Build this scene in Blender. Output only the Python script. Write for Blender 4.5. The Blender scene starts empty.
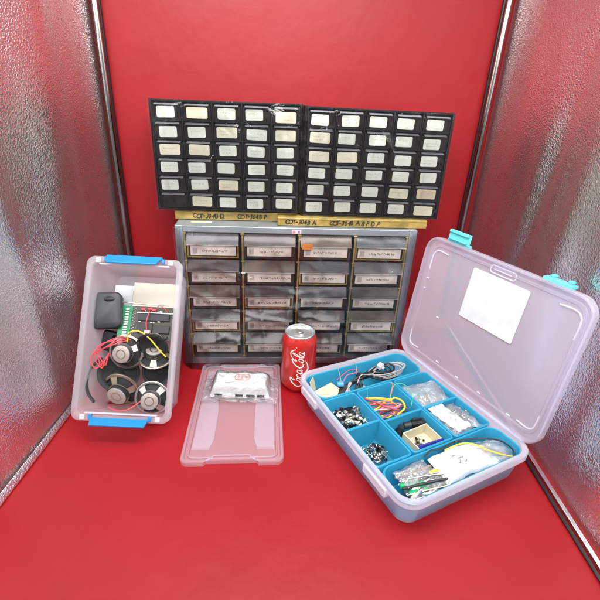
import bpy, math, random
from mathutils import Vector, Matrix, noise
R = math.radians
random.seed(7)
sc = bpy.context.scene
COL = sc.collection

# ------------------------------------------------------------------ helpers
class MB:
    def __init__(s): s.v = []; s.f = []; s.m = []
    def add(s, vs, fs, m=0, M=None):
        n = len(s.v)
        for v in vs:
            v = Vector(v)
            s.v.append(tuple(M @ v) if M is not None else tuple(v))
        for f in fs: s.f.append([n + i for i in f]); s.m.append(m)
        return s
    def box(s, x0, y0, z0, x1, y1, z1, m=0, M=None):
        vs = [(x0,y0,z0),(x1,y0,z0),(x1,y1,z0),(x0,y1,z0),(x0,y0,z1),(x1,y0,z1),(x1,y1,z1),(x0,y1,z1)]
        return s.add(vs, [(0,3,2,1),(4,5,6,7),(0,1,5,4),(1,2,6,5),(2,3,7,6),(3,0,4,7)], m, M)
    def loft(s, loops, cap0=True, cap1=True, m=0, M=None):
        n = len(loops[0]); vs = [p for l in loops for p in l]; fs = []
        for k in range(len(loops)-1):
            for i in range(n):
                j = (i+1) % n
                fs.append((k*n+i, k*n+j, (k+1)*n+j, (k+1)*n+i))
        if cap0: fs.append(tuple(reversed(range(n))))
        if cap1: fs.append(tuple(range((len(loops)-1)*n, len(loops)*n)))
        return s.add(vs, fs, m, M)
    def lathe(s, prof, n=24, m=0, M=None, cap0=True, cap1=True):
        loops = [[(r*math.cos(2*math.pi*i/n), r*math.sin(2*math.pi*i/n), z) for i in range(n)] for r, z in prof]
        return s.loft(loops, cap0, cap1, m, M)
    def tube(s, path, r, n=8, m=0, M=None, closed=False):
        P = [Vector(p) for p in path]; loops = []; prev = None; N = len(P)
        for i, p in enumerate(P):
            a = P[(i-1) % N] if (closed or i) else P[i]
            b = P[(i+1) % N] if (closed or i < N-1) else P[i]
            t = (b-a).normalized() if (b-a).length > 1e-9 else Vector((0,0,1))
            if prev is None: prev = t.orthogonal().normalized()
            u = (prev - t*prev.dot(t)); u = u.normalized() if u.length > 1e-6 else t.orthogonal().normalized()
            prev = u; w = t.cross(u)
            rr = r[i] if isinstance(r, (list, tuple)) else r
            loops.append([tuple(p + (u*math.cos(2*math.pi*k/n) + w*math.sin(2*math.pi*k/n))*rr) for k in range(n)])
        if closed: loops.append(loops[0])
        return s.loft(loops, not closed, not closed, m, M)
    def ribbon(s, pts, w, lift=(0,-1,0), m=0, M=None, fn=None):
        P = [Vector((p[0], p[1], 0)) for p in pts]; vs = []; N = len(P)
        for i, p in enumerate(P):
            t = (P[min(i+1, N-1)] - P[max(i-1, 0)]); t = t.normalized() if t.length > 1e-9 else Vector((1,0,0))
            nn = Vector((-t.y, t.x, 0)); ww = w[i] if isinstance(w, (list, tuple)) else w
            for sg in (-1, 1):
                q = p + nn*ww*.5*sg
                vs.append(fn(q.x, q.y) if fn else (q.x, q.y, 0))
        return s.add(vs, [(2*i, 2*i+2, 2*i+3, 2*i+1) for i in range(N-1)], m, M)
    def sphere(s, c, r, n=10, m=0, M=None, sc=(1,1,1)):
        vs = []; fs = []; k = n//2
        for i in range(k+1):
            th = math.pi*i/k
            for j in range(n):
                ph = 2*math.pi*j/n
                vs.append((c[0]+r*sc[0]*math.sin(th)*math.cos(ph), c[1]+r*sc[1]*math.sin(th)*math.sin(ph), c[2]+r*sc[2]*math.cos(th)))
        for i in range(k):
            for j in range(n):
                fs.append((i*n+j, (i+1)*n+j, (i+1)*n+(j+1)%n, i*n+(j+1)%n))
        return s.add(vs, fs, m, M)
    def build(s, name, mats, parent=None, bevel=0, smooth=True, ang=38, seg=2, loc=None, rot=None):
        me = bpy.data.meshes.new(name); me.from_pydata(s.v, [], s.f)
        if not isinstance(mats, (list, tuple)): mats = [mats]
        for mt in mats: me.materials.append(mt)
        me.polygons.foreach_set('material_index', s.m)
        me.validate(); me.update()
        if smooth:
            me.polygons.foreach_set('use_smooth', [True]*len(me.polygons)); me.set_sharp_from_angle(angle=R(ang))
        o = bpy.data.objects.new(name, me); COL.objects.link(o)
        if parent: o.parent = parent
        if loc: o.location = loc
        if rot: o.rotation_euler = rot
        if bevel:
            b = o.modifiers.new('bevel', 'BEVEL'); b.width = bevel; b.segments = seg; b.limit_method = 'ANGLE'; b.angle_limit = R(40)
        return o

def rr(x0, y0, x1, y1, r, z, n=6):
    pts = []
    for cx, cy, a0 in ((x1-r, y0+r, -90), (x1-r, y1-r, 0), (x0+r, y1-r, 90), (x0+r, y0+r, 180)):
        for i in range(n+1):
            a = R(a0 + 90*i/n); pts.append((cx+r*math.cos(a), cy+r*math.sin(a), z))
    return pts

def tray(mb, x0, y0, x1, y1, r, H, draft, t, rim=.004, rim_h=.006, m=0, M=None, z0=0):
    I = lambda d, z, rad: rr(x0+d, y0+d, x1-d, y1-d, max(rad, .0015), z)
    L = [I(rim+draft+.003, z0, r-draft), I(rim+draft, z0+.003, r-draft), I(rim, z0+H-rim_h, r-.002), I(.001, z0+H-rim_h, r), I(0, z0+H-rim_h+.001, r),
         I(0, z0+H-.0015, r), I(.0012, z0+H, r), I(rim+t-.001, z0+H, r-.003), I(rim+t, z0+H-.001, r-.003),
         I(rim+draft+t, z0+t+.004, r-draft-.003), I(rim+draft+t+.004, z0+t, r-draft-.005)]
    return mb.loft(L, True, True, m, M)

def cr(pts, n=6):
    P = [Vector(p) for p in pts]; out = []
    for i in range(len(P)-1):
        p0 = P[max(i-1, 0)]; p1 = P[i]; p2 = P[i+1]; p3 = P[min(i+2, len(P)-1)]
        for k in range(n):
            t = k/n
            out.append(.5*((2*p1) + (-p0+p2)*t + (2*p0-5*p1+4*p2-p3)*t*t + (-p0+3*p1-3*p2+p3)*t**3))
    out.append(P[-1]); return out

def tag(o, label=None, cat=None, group=None, kind=None):
    if label: o['label'] = label
    if cat: o['category'] = cat
    if group: o['group'] = group
    if kind: o['kind'] = kind
    return o

def empty(name, loc=(0,0,0), M=None, parent=None):
    o = bpy.data.objects.new(name, None); COL.objects.link(o); o.empty_display_size = .02
    if M is not None: o.matrix_world = M
    else: o.location = loc
    if parent: o.parent = parent
    return o

def copy_tree(o, parent=None):
    c = o.copy(); COL.objects.link(c)
    if parent: c.parent = parent
    for ch in list(o.children): copy_tree(ch, c)
    return c

def text_mesh(mb, s, size, M, m=0, shear=0, space=1.0, off=0):
    cu = bpy.data.curves.new('t', 'FONT'); cu.body = s; cu.size = size; cu.shear = shear; cu.space_character = space; cu.offset = off
    cu.resolution_u = 3
    o = bpy.data.objects.new('t', cu); COL.objects.link(o)
    bpy.context.view_layer.update()
    dg = bpy.context.evaluated_depsgraph_get()
    me = bpy.data.meshes.new_from_object(o.evaluated_get(dg))
    mb.add([v.co.copy() for v in me.vertices], [tuple(p.vertices) for p in me.polygons], m, M)
    bpy.data.objects.remove(o); bpy.data.curves.remove(cu); bpy.data.meshes.remove(me)

# ------------------------------------------------------------------ materials
def mat(name, col, rough=.5, metal=0, spec=.5, alpha=1, var=0, vscale=60, bump=0, bscale=200, trans=0, coat=0, bdist=.001, rvar=0, ior=1.45, vor=False, col2=None, translucent=0, detail=4, sheen=0):
    m = bpy.data.materials.new(name); m.use_nodes = True
    nt = m.node_tree; N = nt.nodes; Lk = nt.links
    b = N['Principled BSDF']; out = N['Material Output']
    b.inputs['Base Color'].default_value = (*col, 1); b.inputs['Roughness'].default_value = rough
    b.inputs['Metallic'].default_value = metal; b.inputs['Specular IOR Level'].default_value = spec
    b.inputs['Alpha'].default_value = alpha; b.inputs['Transmission Weight'].default_value = trans
    b.inputs['Coat Weight'].default_value = coat; b.inputs['IOR'].default_value = ior
    b.inputs['Coat Roughness'].default_value = .08
    b.inputs['Sheen Weight'].default_value = sheen
    tc = N.new('ShaderNodeTexCoord')
    if var or rvar or col2:
        nz = N.new('ShaderNodeTexNoise'); nz.inputs['Scale'].default_value = vscale; nz.inputs['Detail'].default_value = detail
        Lk.new(tc.outputs['Object'], nz.inputs['Vector'])
        if var or col2:
            rp = N.new('ShaderNodeValToRGB')
            c2 = col2 if col2 else tuple(min(1, c*(1+var)) for c in col)
            c1 = col if col2 else tuple(c*(1-var) for c in col)
            rp.color_ramp.elements[0].color = (*c1, 1); rp.color_ramp.elements[1].color = (*c2, 1)
            rp.color_ramp.elements[0].position = .3; rp.color_ramp.elements[1].position = .7
            Lk.new(nz.outputs['Fac'], rp.inputs['Fac']); Lk.new(rp.outputs['Color'], b.inputs['Base Color'])
        if rvar:
            mr = N.new('ShaderNodeMapRange'); mr.inputs['To Min'].default_value = max(.02, rough-rvar); mr.inputs['To Max'].default_value = rough+rvar
            Lk.new(nz.outputs['Fac'], mr.inputs['Value']); Lk.new(mr.outputs['Result'], b.inputs['Roughness'])
    if bump:
        if vor:
            bz = N.new('ShaderNodeTexVoronoi'); bz.feature = 'SMOOTH_F1'; bz.inputs['Scale'].default_value = bscale; src = bz.outputs['Distance']
            bz.inputs['Smoothness'].default_value = .6
        else:
            bz = N.new('ShaderNodeTexNoise'); bz.inputs['Scale'].default_value = bscale; bz.inputs['Detail'].default_value = 3; src = bz.outputs['Fac']
        Lk.new(tc.outputs['Object'], bz.inputs['Vector'])
        bp = N.new('ShaderNodeBump'); bp.inputs['Strength'].default_value = bump; bp.inputs['Distance'].default_value = bdist
        Lk.new(src, bp.inputs['Height']); Lk.new(bp.outputs['Normal'], b.inputs['Normal'])
    if translucent:
        tl = N.new('ShaderNodeBsdfTranslucent'); tl.inputs['Color'].default_value = (*col, 1)
        mx = N.new('ShaderNodeMixShader'); mx.inputs['Fac'].default_value = translucent
        Lk.new(b.outputs['BSDF'], mx.inputs[1]); Lk.new(tl.outputs['BSDF'], mx.inputs[2])
        last = mx.outputs['Shader']
        if alpha < 1:
            b.inputs['Alpha'].default_value = 1
            tr = N.new('ShaderNodeBsdfTransparent'); tr.inputs['Color'].default_value = (*[min(1, .35+.65*c/max(col)) for c in col], 1)
            m2 = N.new('ShaderNodeMixShader'); m2.inputs['Fac'].default_value = alpha
            Lk.new(tr.outputs['BSDF'], m2.inputs[1]); Lk.new(last, m2.inputs[2]); last = m2.outputs['Shader']
        Lk.new(last, out.inputs['Surface'])
    return m

def film(name, tint=(1,1,1), base=0, rough=.06, bump=.35, bscale=40, k=.75, haze=.012, bdist=.003):
    """clear plastic film: transparent, glossy by fresnel, faintly milky"""
    m = bpy.data.materials.new(name); m.use_nodes = True
    nt = m.node_tree; N = nt.nodes; Lk = nt.links; N.clear()
    out = N.new('ShaderNodeOutputMaterial'); tr = N.new('ShaderNodeBsdfTransparent'); gl = N.new('ShaderNodeBsdfGlossy'); df = N.new('ShaderNodeBsdfDiffuse')
    tr.inputs['Color'].default_value = (*tint, 1); gl.inputs['Roughness'].default_value = rough; df.inputs['Color'].default_value = (.85,.85,.87,1)
    lw = N.new('ShaderNodeFresnel'); lw.inputs['IOR'].default_value = 1.5
    tc = N.new('ShaderNodeTexCoord'); nz = N.new('ShaderNodeTexNoise'); nz.inputs['Scale'].default_value = bscale; nz.inputs['Detail'].default_value = 5; nz.inputs['Distortion'].default_value = 1.2
    Lk.new(tc.outputs['Object'], nz.inputs['Vector'])
    bp = N.new('ShaderNodeBump'); bp.inputs['Strength'].default_value = bump; bp.inputs['Distance'].default_value = bdist
    Lk.new(nz.outputs['Fac'], bp.inputs['Height'])
    for q in (gl, lw): Lk.new(bp.outputs['Normal'], q.inputs['Normal'])
    mr = N.new('ShaderNodeMath'); mr.operation = 'MULTIPLY_ADD'; mr.inputs[1].default_value = k; mr.inputs[2].default_value = base
    Lk.new(lw.outputs['Fac'], mr.inputs[0])
    m1 = N.new('ShaderNodeMixShader'); m1.inputs['Fac'].default_value = haze
    Lk.new(tr.outputs[0], m1.inputs[1]); Lk.new(df.outputs[0], m1.inputs[2])
    m2 = N.new('ShaderNodeMixShader'); Lk.new(mr.outputs[0], m2.inputs['Fac']); Lk.new(m1.outputs[0], m2.inputs[1]); Lk.new(gl.outputs[0], m2.inputs[2])
    Lk.new(m2.outputs[0], out.inputs['Surface'])
    return m

M_red = mat('red_backdrop', (.29,.0052,.009), rough=.46, spec=.40, var=.07, vscale=7, rvar=.10, bump=.35, bscale=26, bdist=.0022)
M_foil = mat('hammered_foil', (.85,.85,.86), rough=.28, metal=.97, bump=.8, bscale=400, bdist=.0010, vor=True, rvar=.05, vscale=25)
M_chrome = mat('dark_chrome', (.42,.38,.37), rough=.18, metal=1, rvar=.05, vscale=30)
M_alu = mat('bright_aluminium', (.82,.82,.83), rough=.28, metal=1, rvar=.08, vscale=80)
M_blackgap = mat('black_gap_shade', (.012,.012,.013), rough=.4)  # black colour standing in for the shade inside narrow gaps
M_cab = mat('grey_blue_enamel', (.34,.38,.42), metal=.55, rough=.34, var=.08, vscale=30, bump=.08, bscale=300, bdist=.0003, rvar=.08)
M_gold = mat('aged_gold_rail', (.46,.36,.13), rough=.38, metal=.55, var=.3, vscale=120)
M_dark = mat('dark_interior', (.035,.025,.022), rough=.6, var=.3, vscale=80)
M_lip = mat('smoky_clear_plastic', (.42,.40,.42), rough=.16, alpha=.42, var=.25, vscale=70, rvar=.08)
M_lipedge = mat('clear_plastic_edge', (.72,.70,.70), rough=.25, alpha=.8)
M_label = mat('aged_paper_label', (.84,.74,.68), rough=.75, var=.07, vscale=150)
M_ink = mat('faded_ink', (.16,.12,.12), rough=.8, var=.3, vscale=300)
M_inkb = mat('black_marker_ink', (.02,.015,.012), rough=.6)
M_orange = mat('orange_price_sticker', (.95,.28,.03), rough=.55, var=.05)
M_ytape = mat('yellow_box_card', (.31,.215,.06), rough=.27, var=.35, vscale=45, rvar=.1, bump=.2, bscale=120, bdist=.001)
M_cream = mat('cream_paper', (.62,.58,.38), rough=.7, var=.05)
M_blk = mat('black_abs_plastic', (.008,.008,.010), spec=.3, rough=.3, rvar=.1, vscale=120, var=.2)
M_blkwin = mat('smoked_drawer_window', (.022,.016,.016), spec=.3, rough=.2, var=.5, vscale=90, rvar=.06, detail=6)
M_handle = mat('grey_drawer_handle', (.24,.24,.27), rough=.12, rvar=.06)
M_lab = [mat('cream_sticker', c, rough=.7, var=.05, vscale=200) for c in ((.74,.77,.70), (.76,.72,.56), (.66,.57,.40))]
M_frostbox = mat('frosted_box_plastic', (.94,.93,1.0), rough=.2, alpha=.50, translucent=.45, bump=.1, bscale=400, bdist=.0003, var=.02, vscale=30, rvar=.08)
M_frost = mat('frosted_polypropylene', (.97,.96,1.0), rough=.2, alpha=.30, translucent=.5, bump=.1, bscale=500, bdist=.0003)
M_frostlid = mat('frosted_lid_plastic', (.92,.90,1.0), rough=.17, alpha=.30, translucent=.35, bump=.08, bscale=300, bdist=.0003)
M_frostrim = mat('frosted_rim_plastic', (.95,.95,1.0), rough=.18, alpha=.5, translucent=.35)
M_teal = mat('teal_insert_plastic', (.09,.60,.80), rough=.24, alpha=.76, translucent=.5, rvar=.05)
M_bluehandle = mat('blue_handle_plastic', (.012,.21,.56), rough=.3, rvar=.05)
M_turq = mat('turquoise_latch_plastic', (.16,.72,.74), rough=.28, translucent=.2)
M_white = mat('white_paper', (.62,.64,.65), rough=.65, var=.06, vscale=40, bump=.3, bscale=60, bdist=.0012)
M_foam = mat('white_foam_sheet', (.84,.84,.85), rough=.6, bump=.6, bscale=300, bdist=.0014, vor=True)
M_can = mat('red_can_lacquer', (.50,.020,.014), rough=.26, metal=.2, coat=.6, rvar=.04, vscale=30, bump=.15, bscale=160, bdist=.0005)
M_canw = mat('white_can_print', (.85,.80,.76), rough=.35)
M_canlid = mat('can_end_aluminium', (.66,.68,.70), rough=.3, metal=.85, bump=.2, bscale=200, bdist=.0006)
M_film = film('clear_wrap_film', base=.012, rough=.05, k=1.0, bump=.5, haze=.004)
M_bag = film('clear_bag_film', base=.03, rough=.10, bump=.8, bscale=70, haze=.20, k=1)
M_packbag = film('packet_bag_film', base=.02, rough=.10, bump=.9, bscale=70, haze=.12, k=1)
M_bagm = film('milky_bag_film', base=.10, rough=.15, bump=1, bscale=60, haze=.62)
M_pcb = mat('green_circuit_board', (.02,.22,.10), rough=.35, var=.25, vscale=200)
M_pcbd = mat('dark_circuit_board', (.05,.045,.035), rough=.4, var=.5, vscale=300)
M_chip = mat('black_chip', (.02,.02,.025), rough=.35)
M_rwire = mat('red_wire', (.74,.07,.09), rough=.4)
M_ywire = mat('yellow_wire', (.85,.62,.04), rough=.4)
M_gwire = mat('green_wire', (.05,.45,.22), rough=.4)
M_owire = mat('orange_wire', (.80,.26,.10), rough=.4)
M_pwire = mat('pink_wire', (.65,.14,.25), rough=.4)
M_bwire = mat('black_wire', (.015,.015,.017), rough=.4)
M_wwire = mat('grey_clear_wire', (.42,.40,.38), rough=.3)
M_cone = mat('black_speaker_cone', (.02,.02,.022), rough=.75, var=.3, vscale=300)
M_steel = mat('plated_steel', (.52,.50,.47), rough=.36, metal=1, rvar=.1, vscale=100)
M_brass = mat('pale_brass', (.50,.45,.33), rough=.32, metal=1)
M_magcap = mat('speaker_magnet_cap', (.40,.35,.33), rough=.45, metal=.3, var=.15, vscale=250)
M_charcoal = mat('charcoal_plastic', (.025,.028,.033), rough=.42, bump=.1, bscale=800, bdist=.0003)
M_ivory = mat('ivory_plastic', (.62,.56,.40), rough=.5, var=.06)
M_ivory2 = mat('cream_curled_card', (.52,.46,.27), rough=.7, vscale=90, col2=(.62,.57,.38))
M_cardcream = mat('cream_card', (.62,.58,.48), rough=.7, var=.03)
M_navy = mat('navy_plastic', (.02,.025,.25), rough=.35)
M_sgreen = mat('green_handle_plastic', (.02,.42,.17), rough=.22)
M_sky = mat('sky_blue_plastic', (.12,.38,.75), rough=.35)
M_redink = mat('red_ink', (.70,.22,.20), rough=.6)
M_bluegrey = mat('violet_ink', (.25,.15,.4), rough=.6)
M_silverbag = mat('antistatic_bag', (.55,.56,.55), rough=.22, metal=.8, bump=1, bscale=60, bdist=.004, var=.3, vscale=60)

# ------------------------------------------------------------------ camera
camd = bpy.data.cameras.new('camera'); cam = bpy.data.objects.new('camera', camd); COL.objects.link(cam)
camd.sensor_width = 36; camd.lens = 36*427.9/600; camd.clip_start = .02; camd.clip_end = 50
H0 = .5176
cam.matrix_world = Matrix.Translation((0,0,H0)) @ Matrix.Rotation(R(90-25.374), 4, 'X') @ Matrix.Rotation(R(2.663), 4, 'Z')
sc.camera = cam

# ------------------------------------------------------------------ setting: booth
def yb(x): return .912 + (x+.392)*.112
mb = MB(); cols = 60
xs = [-.405 + .81*i/cols for i in range(cols+1)]
def prof(x):
    Y = yb(x); p = [(.12 + (Y-.05-.12)*k/24, 0) for k in range(25)]
    for k in range(1, 9):
        a = R(90*k/8); p.append((Y-.05+.05*math.sin(a), .05-.05*math.cos(a)))
    for k in range(1, 17): p.append((Y, .05 + .80*k/16))
    return p
pr_ = [prof(x) for x in xs]; n = len(pr_[0])
for i, x in enumerate(xs):
    for (y, z) in pr_[i]: mb.v.append((x, y + .0025*noise.noise(Vector((x*3, z*2.5, 1)))*(1 if z > .1 else 0), z + (.0008*noise.noise(Vector((x*5, y*5, 3))) if z == 0 else 0)))
for i in range(cols):
    for j in range(n-1): mb.f.append((i*n+j, (i+1)*n+j, (i+1)*n+j+1, i*n+j+1)); mb.m.append(0)
tag(mb.build('backdrop_floor', M_red), kind='structure')

def panel(name, a, b, sign, bands, amp):
    mb = MB(); A = Vector(a); B = Vector(b); nu, nv = 150, 60
    d = (B-A); nrm = Vector((-d.y, d.x, 0)).normalized()*sign
    for i in range(nu+1):
        u = i/nu
        for j in range(nv+1):
            z = .85*j/nv; s = u*d.length
            w = 0
            for (c, wd, h, sl) in bands: w += h*math.exp(-((s - c - sl*(z-.3))/wd)**2)
            w += amp*noise.noise(Vector((s*6, z*1.6, sign*3))) + amp*.35*noise.noise(Vector((s*17, z*5, 7+sign)))
            w *= min(1, (1-u)*8)*min(1, z*12+.15)
            p = A + d*u + nrm*w
            mb.v.append((p.x, p.y, z))
    for i in range(nu):
        for j in range(nv):
            k = i*(nv+1)+j; mb.f.append((k, k+nv+1, k+nv+2, k+1)); mb.m.append(0)
    return tag(mb.build(name, M_foil, ang=180), kind='structure')
panel('wall_left', (-.402,.12,0), (-.397,.905,0), -1, [(.24,.03,.008,.05),(.33,.02,-.006,.1),(.43,.03,.007,-.05),(.56,.035,.006,.08)], .010)
panel('wall_right', (.404,.12,0), (.386,.995,0), 1, [(.26,.03,.008,-.1),(.36,.03,-.006,-.1),(.50,.04,.008,-.06),(.62,.025,-.005,-.12)], .010)

def rod(x, y, label, side):
    t = empty('corner_rod', (x, y, 0)); tag(t, label, 'metal rod')
    m = MB(); m.lathe([(.0050,.001),(.0050,.85)], 20); m.build('tube', M_chrome, t)
    m = MB(); m.box(-.0085, .004, .001, -.0055 if side < 0 else -.0055, .009, .85); m.build('gap_strip', M_blackgap, t)  # black strips beside the tube stand in for the dark gap there
    m = MB(); m.box(.0048, .004, .001, .0072, .009, .85); m.build('gap_strip', M_blackgap, t)
rod(-.385, .897, 'upright dark chrome rod in the back corner left of the drawer cabinets', -1)
rod(.371, .985, 'upright dark chrome rod in the back corner behind the open lid of the organiser', 1)

t = empty('edge_strip', (0,0,0)); tag(t, 'shiny silver metal strip along the foot of the right foil wall', 'metal strip')
def strip(x0, y0, x1, y1, prof, m, name, par):
    mb = MB(); d = Vector((x1-x0, y1-y0, 0)).normalized(); nn = Vector((d.y, -d.x, 0))
    L = []
    for (px, py) in ((x0,y0),(x1,y1)):
        L.append([tuple(Vector((px,py,0)) + nn*a + Vector((0,0,z))) for a, z in prof])
    mb.loft(L, True, True); return mb.build(name, m, par, bevel=.0008)
strip(.384,.14,.372,.96, [(.004,.003),(.004,.008),(.009,.010),(.009,.003)], M_alu, 'bar', t)
strip(.381,.14,.369,.96, [(.000,.0015),(.000,.0035),(.0035,.0055),(.0035,.0015)], M_blackgap, 'gap_shade', t)  # black strip paints the shadow gap between wall and floor
t = empty('edge_strip', (0,0,0)); tag(t, 'dull grey strip of foil along the foot of the left wall', 'metal strip')
strip(-.398,.14,-.394,.88, [(0,.0015),(0,.012),(.006,.004),(.006,.0015)], M_foil, 'bar', t)

# ------------------------------------------------------------------ big drawer cabinet
MC = Matrix.Translation((-.2327,.7501,0)) @ Matrix.Rotation(R(4.891), 4, 'Z')
cab = empty('drawer_cabinet', M=MC)
tag(cab, 'grey blue metal parts cabinet with twenty labelled drawers, wrapped in clear film', 'drawer cabinet')
W, H, D = .450, .2993, .158
m = MB()
m.box(0,0,.0015,.0135,D,H); m.box(W-.0145,0,.0015,W,D,H)
m.box(.0135,.0008,H-.0125,W-.0145,D,H-.0003); m.box(.0135,.0008,.0015,W-.0145,D,.017); m.box(.0135,D-.004,.017,W-.0145,D-.001,H-.0125)
m.build('housing', M_cab, cab, bevel=.0012)
cx = [.0175 + .1060*i for i in range(4)]; CWd = .0975
RP = .0530; rz0 = .2855
for i in range(5):
    m = MB(); x = .0155 + .1060*i
    x = min(x, W-.0165)
    m.box(x-.0016, .002, .0172, x+.0016, .006, .2866)
    for k in range(6):
        zz = .0195 + k*RP; m.box(x-.0035, .0012, zz-.0012, x+.0035, .005, min(zz+.0012,.2866))
    m.build('rail', M_gold, cab, bevel=.0004)
def squig(mb, x, z, w, h, y, m, seed, wd=.0007):
    rnd = random.Random(seed); px = x
    while px < x+w:
        L = rnd.uniform(.002,.006); pts = []; k = int(L/.0006)+2
        for i in range(k):
            pts.append((px + L*i/(k-1), z + h*rnd.uniform(-.5,.5)))
        mb.ribbon(pts, wd, fn=lambda a, b: (a, y, b), m=m)
        px += L + rnd.uniform(.0008,.002)
tints = [mat('smoky_plastic_%d' % i, c, rough=.14, alpha=.34, var=.2, vscale=40, rvar=.1, detail=6) for i, c in enumerate([(.40,.39,.42),(.34,.30,.30),(.42,.34,.30),(.30,.33,.36)])]
for r_ in range(5):
    for c_ in range(4):
        x0 = cx[c_]; zt = rz0 - r_*RP
        sd = r_*4+c_
        d = MB()
        zb = zt-.0500
        # open drawer box: floor, sides, back, lower front with recessed label window
        y0 = .010
        d.box(x0+.002, y0, zb+.001, x0+CWd-.002, .14, zb+.0025)
        d.box(x0+.002, y0, zb+.0025, x0+.0035, .14, zt-.006); d.box(x0+CWd-.0035, y0, zb+.0025, x0+CWd-.002, .14, zt-.006)
        d.box(x0+.0035, .1385, zb+.0025, x0+CWd-.0035, .14, zt-.006)
        d.box(x0+.0035, y0, zb+.0025, x0+CWd-.0035, y0+.0015, zt-.008)
        dr = d.build('drawer', M_dark, cab)
        # contents glimpsed behind the clear front
        f = MB(); f.box(x0+.001,.0062,zb+.0008,x0+CWd-.001,.0078,zb+.0032); f.box(x0+.001,.0062,zb+.0268,x0+CWd-.001,.0078,zb+.0288)
        f.box(x0+.001,.0062,zb+.0032,x0+.0035,.0078,zb+.0268); f.box(x0+CWd-.0035,.0062,zb+.0032,x0+CWd-.001,.0078,zb+.0268)
        f.build('label_frame', M_gold if (sd*7) % 3 == 0 else M_dark, dr)
        # sloping finger lip
        l = MB(); dz = random.uniform(-.0006,.0006)
        pr2 = [(.0095, zt-.001), (-.0035, zt-.0195+dz), (-.0050, zt-.0195+dz), (-.0052, zt-.0208+dz), (-.0022, zt-.0212+dz), (.0112, zt-.003)]
        l.loft([[(x0+.0005, y, z) for y, z in pr2], [(x0+CWd-.0005, y, z) for y, z in pr2]])
        lp = l.build('finger_lip', tints[(sd*5+r_) % 4], dr, bevel=.0005)
        e = MB(); e.box(x0+.001, -.0056, zt-.0212+dz, x0+CWd-.001, -.0046, zt-.0200+dz); e.build('lip_edge', M_lipedge, lp)
        lab = MB(); rnd = random.Random(sd); a = rnd.uniform(-.001,.001); b = rnd.uniform(-.0005,.0005)
        q0, q1 = x0+.0065+a, x0+.0905+a
        lab.box(q0, .0050, zb+.0052+b, q1, .0060, zb+.0238+b, 0)
        lab.box(q0+.004, .0046, zb+.009+b, q0+.0125, .0049, zb+.020+b, 1)
        squig(lab, q0+.019+rnd.uniform(0,.006), zb+.0140+b, rnd.uniform(.040,.056), .0058, .0047, 2, sd, .0008)
        if rnd.random() < .5: squig(lab, q0+.006, zb+.0145+b, .004, .006, .0044, 2, sd+90, .0006)
        lab.build('label', [M_label, mat('label_box_print', (.52,.46,.43), rough=.8) if sd == 0 else bpy.data.materials['label_box_print'], M_ink], dr)
        # things lying in the drawer
        g = MB(); cc = random.choice([(.20,.05,.04),(.12,.10,.08),(.30,.25,.18),(.05,.08,.12)])
        for k in range(9):
            px = rnd.uniform(x0+.008, x0+CWd-.018); w = rnd.uniform(.005,.02); g.box(px, .016+rnd.uniform(0,.02), zb+.0026, px+w, .05, zb+rnd.uniform(.026,.040))
        g.build('contents', bpy.data.materials.get('stored_%d' % (sd % 4)) or mat('stored_%d' % (sd % 4), cc, rough=.5, var=.5, vscale=200), dr)

# stickers on the cabinet
m = MB(); m.box(.2330,-.0070,.2600,.2520,-.0058,.2705,0); squig(m,.236,.265,.012,.004,-.0073,1,3)
st = m.build('price_sticker', [M_orange, M_redink]); st.matrix_world = MC; tag(st, 'small orange price sticker on the top drawer of the third column', 'sticker')
m = MB(); m.box(.026,.0195,H+.0003,.064,.0275,H+.0009); st = m.build('paper_strip', M_cream); st.matrix_world = MC; tag(st, 'short pale yellow paper strip on the cabinet top near its left corner', 'paper strip')
m = MB(); m.box(.2125,-.0016,.2885,.2300,-.0004,.2955,0); m.box(.214,-.0019,.2895,.2185,-.0017,.2945,1); m.box(.2235,-.0019,.2895,.2275,-.0017,.2945,2)
st = m.build('paper_strip', [mat('pale_pink_paper', (.70,.52,.56), rough=.6), M_redink, M_bluegrey]); st.matrix_world = MC; tag(st, 'small pink printed tag on the header rail above the second and third drawer columns', 'paper strip')

# ------------------------------------------------------------------ yellow boards on the cabinet
def slab(x0, x1, y0, z0, z1, txts, label, rot=0):
    t = empty('yellow_board', M=MC @ Matrix.Translation((x0, y0, z0)) @ Matrix.Rotation(rot, 4, 'Y')); tag(t, label, 'card board', 'yellow boards between the cabinets')
    m = MB(); h = z1-z0; m.box(0,0,0,x1-x0,.105,h); 
    m.build('board', M_ytape, t, bevel=.0012)
    m = MB(); m.box(.002,-.0006,h-.0032,x1-x0-.002,-.0002,h-.0022); m.build('edge_line', M_gold, t)
    for (tx, s, size) in txts:
        q = MB(); px = tx
        for chh in s:
            adv = {' ':.42,'-':.5,'.':.3,'C':.66,'O':.74,'T':.56}.get(chh,.62)*size*.80
            if chh != ' ':
                text_mesh(q, chh, size*random.uniform(.90,1.08)*(1.35 if chh in '.-' else 1), Matrix.Translation((px,-.0009,h*.24+random.uniform(-.0007,.0007))) @ Matrix.Rotation(R(90),4,'X') @ Matrix.Rotation(R(random.uniform(-7,7) if chh not in '.-' else 0),4,'Z') @ Matrix.Scale(random.uniform(.82,1.0),4,(1,0,0)), 0, shear=random.uniform(.05,.4), off=random.uniform(.0001,.00035))
            px += adv
        q.build('lettering', M_inkb, t, smooth=False)
slab(-.006, .268, .040, .2998, .3155, [(.033,'COT-304B D.',.0118),(.116,'COT-304B P',.0118)], 'yellow board lettered COT-304B D, under the left black drawer unit')
slab(.186, .470, .012, .2998, .3150, [(.014,'COT-304B A.',.0118),(.096,'COT-304B A B P D P',.0118)], 'yellow board lettered COT-304B A, under the right black drawer unit')

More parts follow.
